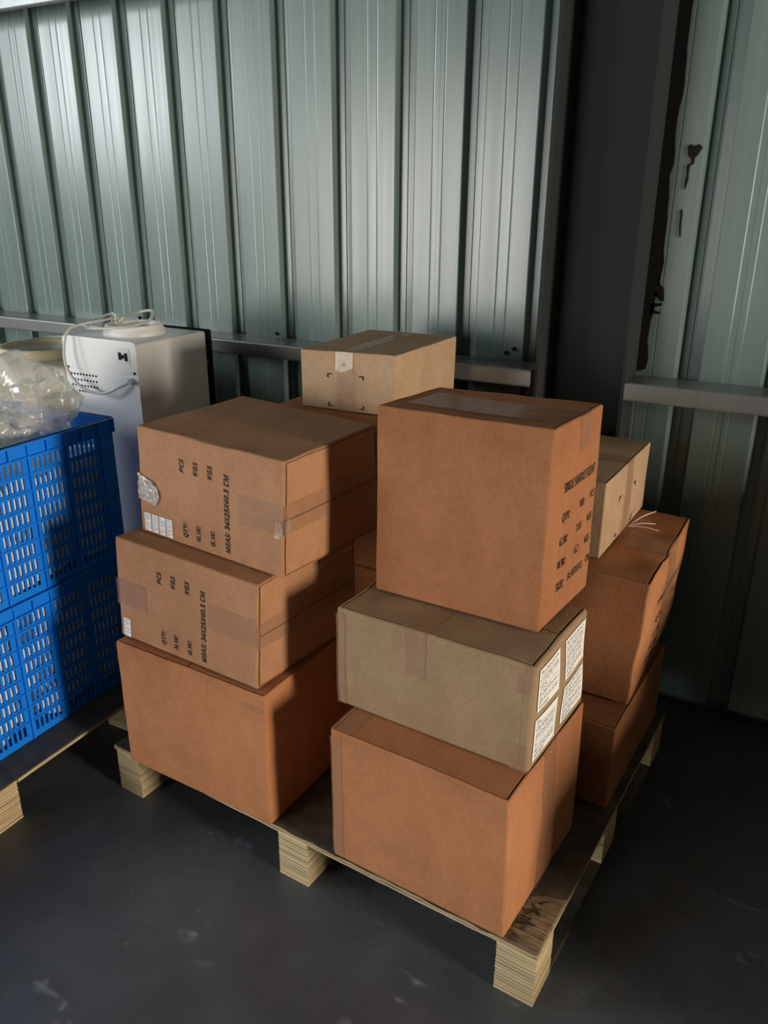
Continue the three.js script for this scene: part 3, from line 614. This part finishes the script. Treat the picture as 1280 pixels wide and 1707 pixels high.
bag('clear plastic bag packed flat inside the upper blue crate', [-1.81, 0.668, -1.11], [0.208, 0.145, 0.316], 8.4, 0.026, 9, [0.2025, 0.142, 0.312]);
bag('large puffed clear plastic bag on top of the upper crate, before the white cabinet', [-1.765, 0.93, -1.275], [0.13, 0.09, 0.115], 5.2, 0.05, 2.3);
bag('crumpled clear plastic bag at the left picture edge, on the upper crate', [-1.79, 0.915, -0.985], [0.15, 0.07, 0.11], 11.7, 0.045, 2.2);

// ---------------------------------------------------------------- white cabinet and beige machine
{
  const x0 = -1.951, x1 = -1.663, W = x1 - x0, z1 = -1.60, H = 1.049, Dp = 0.295;
  const t = thing('white_cabinet', 'white metal machine cabinet with vent holes and a coiled clear hose', 'machine', [(x0 + x1) / 2, 0, z1 - Dp / 2]);
  const Z = Dp / 2;
  part('body', gridBox(W - 0.006, H - 0.004, Dp - 0.006, 0.008, 0.05), M.enamel, t);
  const panel = (y0, y1, r0, r1) => {
    const sh = new THREE.Shape(), X = W / 2; sh.moveTo(-X, y0); sh.lineTo(X, y0); sh.lineTo(X, y1 - r1); sh.quadraticCurveTo(X, y1, X - r1, y1); sh.lineTo(-X + r0, y1); sh.quadraticCurveTo(-X, y1, -X, y1 - r0); sh.lineTo(-X, y0);
    const e = new THREE.ExtrudeGeometry(sh, { depth: 0.003, bevelEnabled: true, bevelThickness: 0.001, bevelSize: 0.001, bevelSegments: 2 }); e.translate(0, 0, Z - 0.003); return e;
  };
  part('back_panel', panel(0.04, H - 0.097, 0.001, 0.001), M.enamel, t);
  const up = part('back_panel', panel(H - 0.095, H, 0.016, 0.016), M.enamel, t);
  part('side_seam', bx(W / 2 - 0.0035, W / 2 - 0.0028, H - 0.098, H - 0.0955, -Z, Z - 0.004), M.enamel, t);
  const holes = [], hg = new THREE.CylinderGeometry(0.0033, 0.0033, 0.002, 8); hg.rotateX(Math.PI / 2);
  for (let r = 0; r < 4; r++) for (let c = 0; c < 9; c++) { const h = hg.clone(); h.translate(-W / 2 + 0.022 + c * 0.0125, H - 0.108 - r * 0.0165, Z + 0.0008); holes.push(h); }
  part('vent_holes', join(holes), M.black, t, 'rows of small dark vent holes');
  const scr = new THREE.CylinderGeometry(0.0035, 0.004, 0.003, 10); scr.rotateX(Math.PI / 2);
  for (const [x, y] of [[-W / 2 + 0.012, H - 0.09], [W / 2 - 0.012, H - 0.085], [W / 2 - 0.012, H - 0.31], [-W / 2 + 0.03, H - 0.31]]) { const s = part('screw', scr, M.black, t); s.position.set(x, y, Z + 0.002); }
  const so = part('socket', join([bx(0.075, 0.118, H - 0.062, H - 0.018, Z, Z + 0.004)]), M.white, t, 'small power inlet');
  part('socket_slot', join([bx(0.081, 0.09, H - 0.05, H - 0.03, Z + 0.004, Z + 0.006), bx(0.093, 0.1, H - 0.046, H - 0.036, Z + 0.004, Z + 0.006), bx(0.104, 0.113, H - 0.052, H - 0.03, Z + 0.004, Z + 0.006)]), M.black, so);
  part('front_door', gridBox(W + 0.008, H - 0.02, 0.016, 0.006, 0.06, (x, y, z) => [x, y + 0.02, z - Z - 0.008]), M.black, t, 'black glossy door edge');
  // round lid rim on top
  const cx = -0.005, cz = 0.0, R = 0.083;
  const lathe = (P) => { const l = new THREE.LatheGeometry(P.map(([a, b]) => new THREE.Vector2(a, b)), 48); l.translate(cx, H - 0.004, cz); return l; };
  part('lid_rim', lathe([[R - 0.012, 0], [R - 0.012, 0.024], [R - 0.008, 0.03], [R - 0.002, 0.03], [R, 0.026], [R, 0.016], [R + 0.006, 0.014], [R + 0.006, 0]]), M.enamel, t);
  part('lid', lathe([[0, 0.012], [R - 0.02, 0.012], [R - 0.012, 0.008]]), M.cream, t);
  // hose: one loop lying on the lid, then a long bow down the back panel to the inlet
  const fx = W / 2 - 0.022, fy = H - 0.107;
  part('hose', tube([[cx - 0.06, H + 0.034, cz + 0.02], [cx - 0.02, H + 0.052, cz - 0.05], [cx + 0.05, H + 0.06, cz - 0.03], [cx + 0.085, H + 0.04, cz + 0.03], [cx + 0.06, H + 0.03, cz + 0.085], [cx - 0.02, H + 0.022, cz + 0.11], [cx - 0.085, H + 0.02, cz + 0.10], [cx - 0.10, H + 0.036, cz + 0.05], [cx - 0.07, H + 0.05, cz + 0.01], [cx - 0.045, H + 0.042, cz + 0.04], [cx - 0.09, H + 0.02, Z + 0.012], [-0.105, H - 0.03, Z + 0.03], [-0.10, H - 0.085, Z + 0.034], [-0.055, H - 0.135, Z + 0.032], [0.02, H - 0.148, Z + 0.028], [0.085, H - 0.125, Z + 0.018], [fx, fy, Z + 0.006]], 0.0042, 220), M.hose, t, 'clear plastic hose');
  const nut = new THREE.CylinderGeometry(0.008, 0.01, 0.014, 8); nut.rotateX(Math.PI / 2); nut.translate(fx, fy, Z + 0.007); part('hose_fitting', nut, M.steel, t);
  part('tie', tube([[cx - 0.055, H + 0.028, cz + 0.035], [cx - 0.04, H + 0.052, cz + 0.03], [cx - 0.02, H + 0.03, cz + 0.05], [cx - 0.005, H + 0.045, cz + 0.03]], 0.002, 20, false, 6), M.white, t);
}
{
  const x1 = -1.985, W = 0.50, z1 = -1.63, Dp = 0.30, H = 0.945;
  const t = thing('beige_machine', 'yellowed beige machine with an open round rim, left of the white cabinet', 'machine', [x1 - W / 2, 0, z1 - Dp / 2]);
  const Z = Dp / 2;
  part('body', gridBox(W, 0.70, Dp, 0.02, 0.05), M.black, t, 'dark lower housing');
  part('top_housing', gridBox(W, H - 0.86, Dp, 0.022, 0.03, (x, y, z) => [x * (1 - 0.10 * Math.max(0, y / 0.1 - 0.2)), y + 0.855, z * (1 - 0.10 * Math.max(0, y / 0.1 - 0.2))]), M.beige, t);
  part('middle_housing', gridBox(W - 0.01, 0.155, Dp - 0.01, 0.01, 0.05, (x, y, z) => [x, y + 0.70, z]), M.plyDark, t, 'dark band under the beige top');
  const R = 0.135;
  const lathe = (P) => { const l = new THREE.LatheGeometry(P.map(([a, b]) => new THREE.Vector2(a, b)), 48); l.translate(-0.03, H - 0.012, 0.0); return l; };
  part('round_rim', lathe([[R - 0.016, -0.02], [R - 0.014, 0.03], [R - 0.010, 0.038], [R, 0.038], [R + 0.003, 0.03], [R + 0.002, 0.0]]), M.cream, t, 'yellowed round rim');
  part('bowl', lathe([[0, 0.004], [R - 0.04, 0.006], [R - 0.014, 0.02]]), M.enamel, t);
  part('hose', tube([[-0.11, H + 0.026, 0.05], [-0.09, H + 0.036, -0.06], [0.03, H + 0.038, -0.10], [0.13, H + 0.034, -0.04], [0.20, H + 0.012, 0.03], [0.238, H - 0.02, 0.05]], 0.004, 60), M.hose, t, 'pale hose');
  const tx = ctex(canvas(512, 128, (g, w, h) => { g.fillStyle = '#000'; g.fillRect(0, 0, w, h); g.fillStyle = '#fff'; textAt(g, 'idea', 60, 92, 52, {}); for (let i = 0; i < 3; i++) { g.beginPath(); g.arc(330 + i * 46, 40, 11, 0, 7); g.fill(); g.fillRect(318 + i * 46, 76, 30, 12); } }));
  const pm = std({ color: lin(0.05, 0.045, 0.04), alphaMap: tx, transparent: true, roughness: 0.6 });
  const pg = new THREE.PlaneGeometry(0.30, 0.075); pg.translate(0.06, 0.887, Z + 0.0012); part('printed_marks', pg, pm, t, 'small printed control marks');
}

// ---------------------------------------------------------------- goods standing further right, beyond the picture, whose shadow falls on the floor and the back boxes
{
  const t = thing('wooden_pallet', 'plywood pallet beyond the right picture edge', 'pallet', [0.86, 0, -1.53]);
  part('deck_board', bx(-0.45, 0.45, 0.119, 0.131, -0.6, 0.6), M.ply, t);
  for (const x of [-0.4, 0, 0.4]) for (const z of [-0.54, 0, 0.54]) plyBlock(t, x - 0.045, x + 0.045, 0.0005, 0.119, z - 0.045, z + 0.045);
  carton('carton beyond the right picture edge, nearer the wall', { at: [1.27, 0.1312, -1.55], yaw: 0, w: 0.84, d: 0.52, h: 0.46, mat: M.grey, seed: 21 });
  carton('carton beyond the right picture edge, further from the wall', { at: [1.27, 0.1312, -1.11], yaw: 0, w: 0.84, d: 0.42, h: 0.36, mat: M.grey, seed: 22 });
  carton('tall narrow carton beyond the right picture edge, standing on another one', { at: [1.27, 0.593, -1.83], yaw: 0, w: 0.80, d: 0.22, h: 0.24, mat: M.grey, seed: 23 });
}

renderer.render(scene, camera);
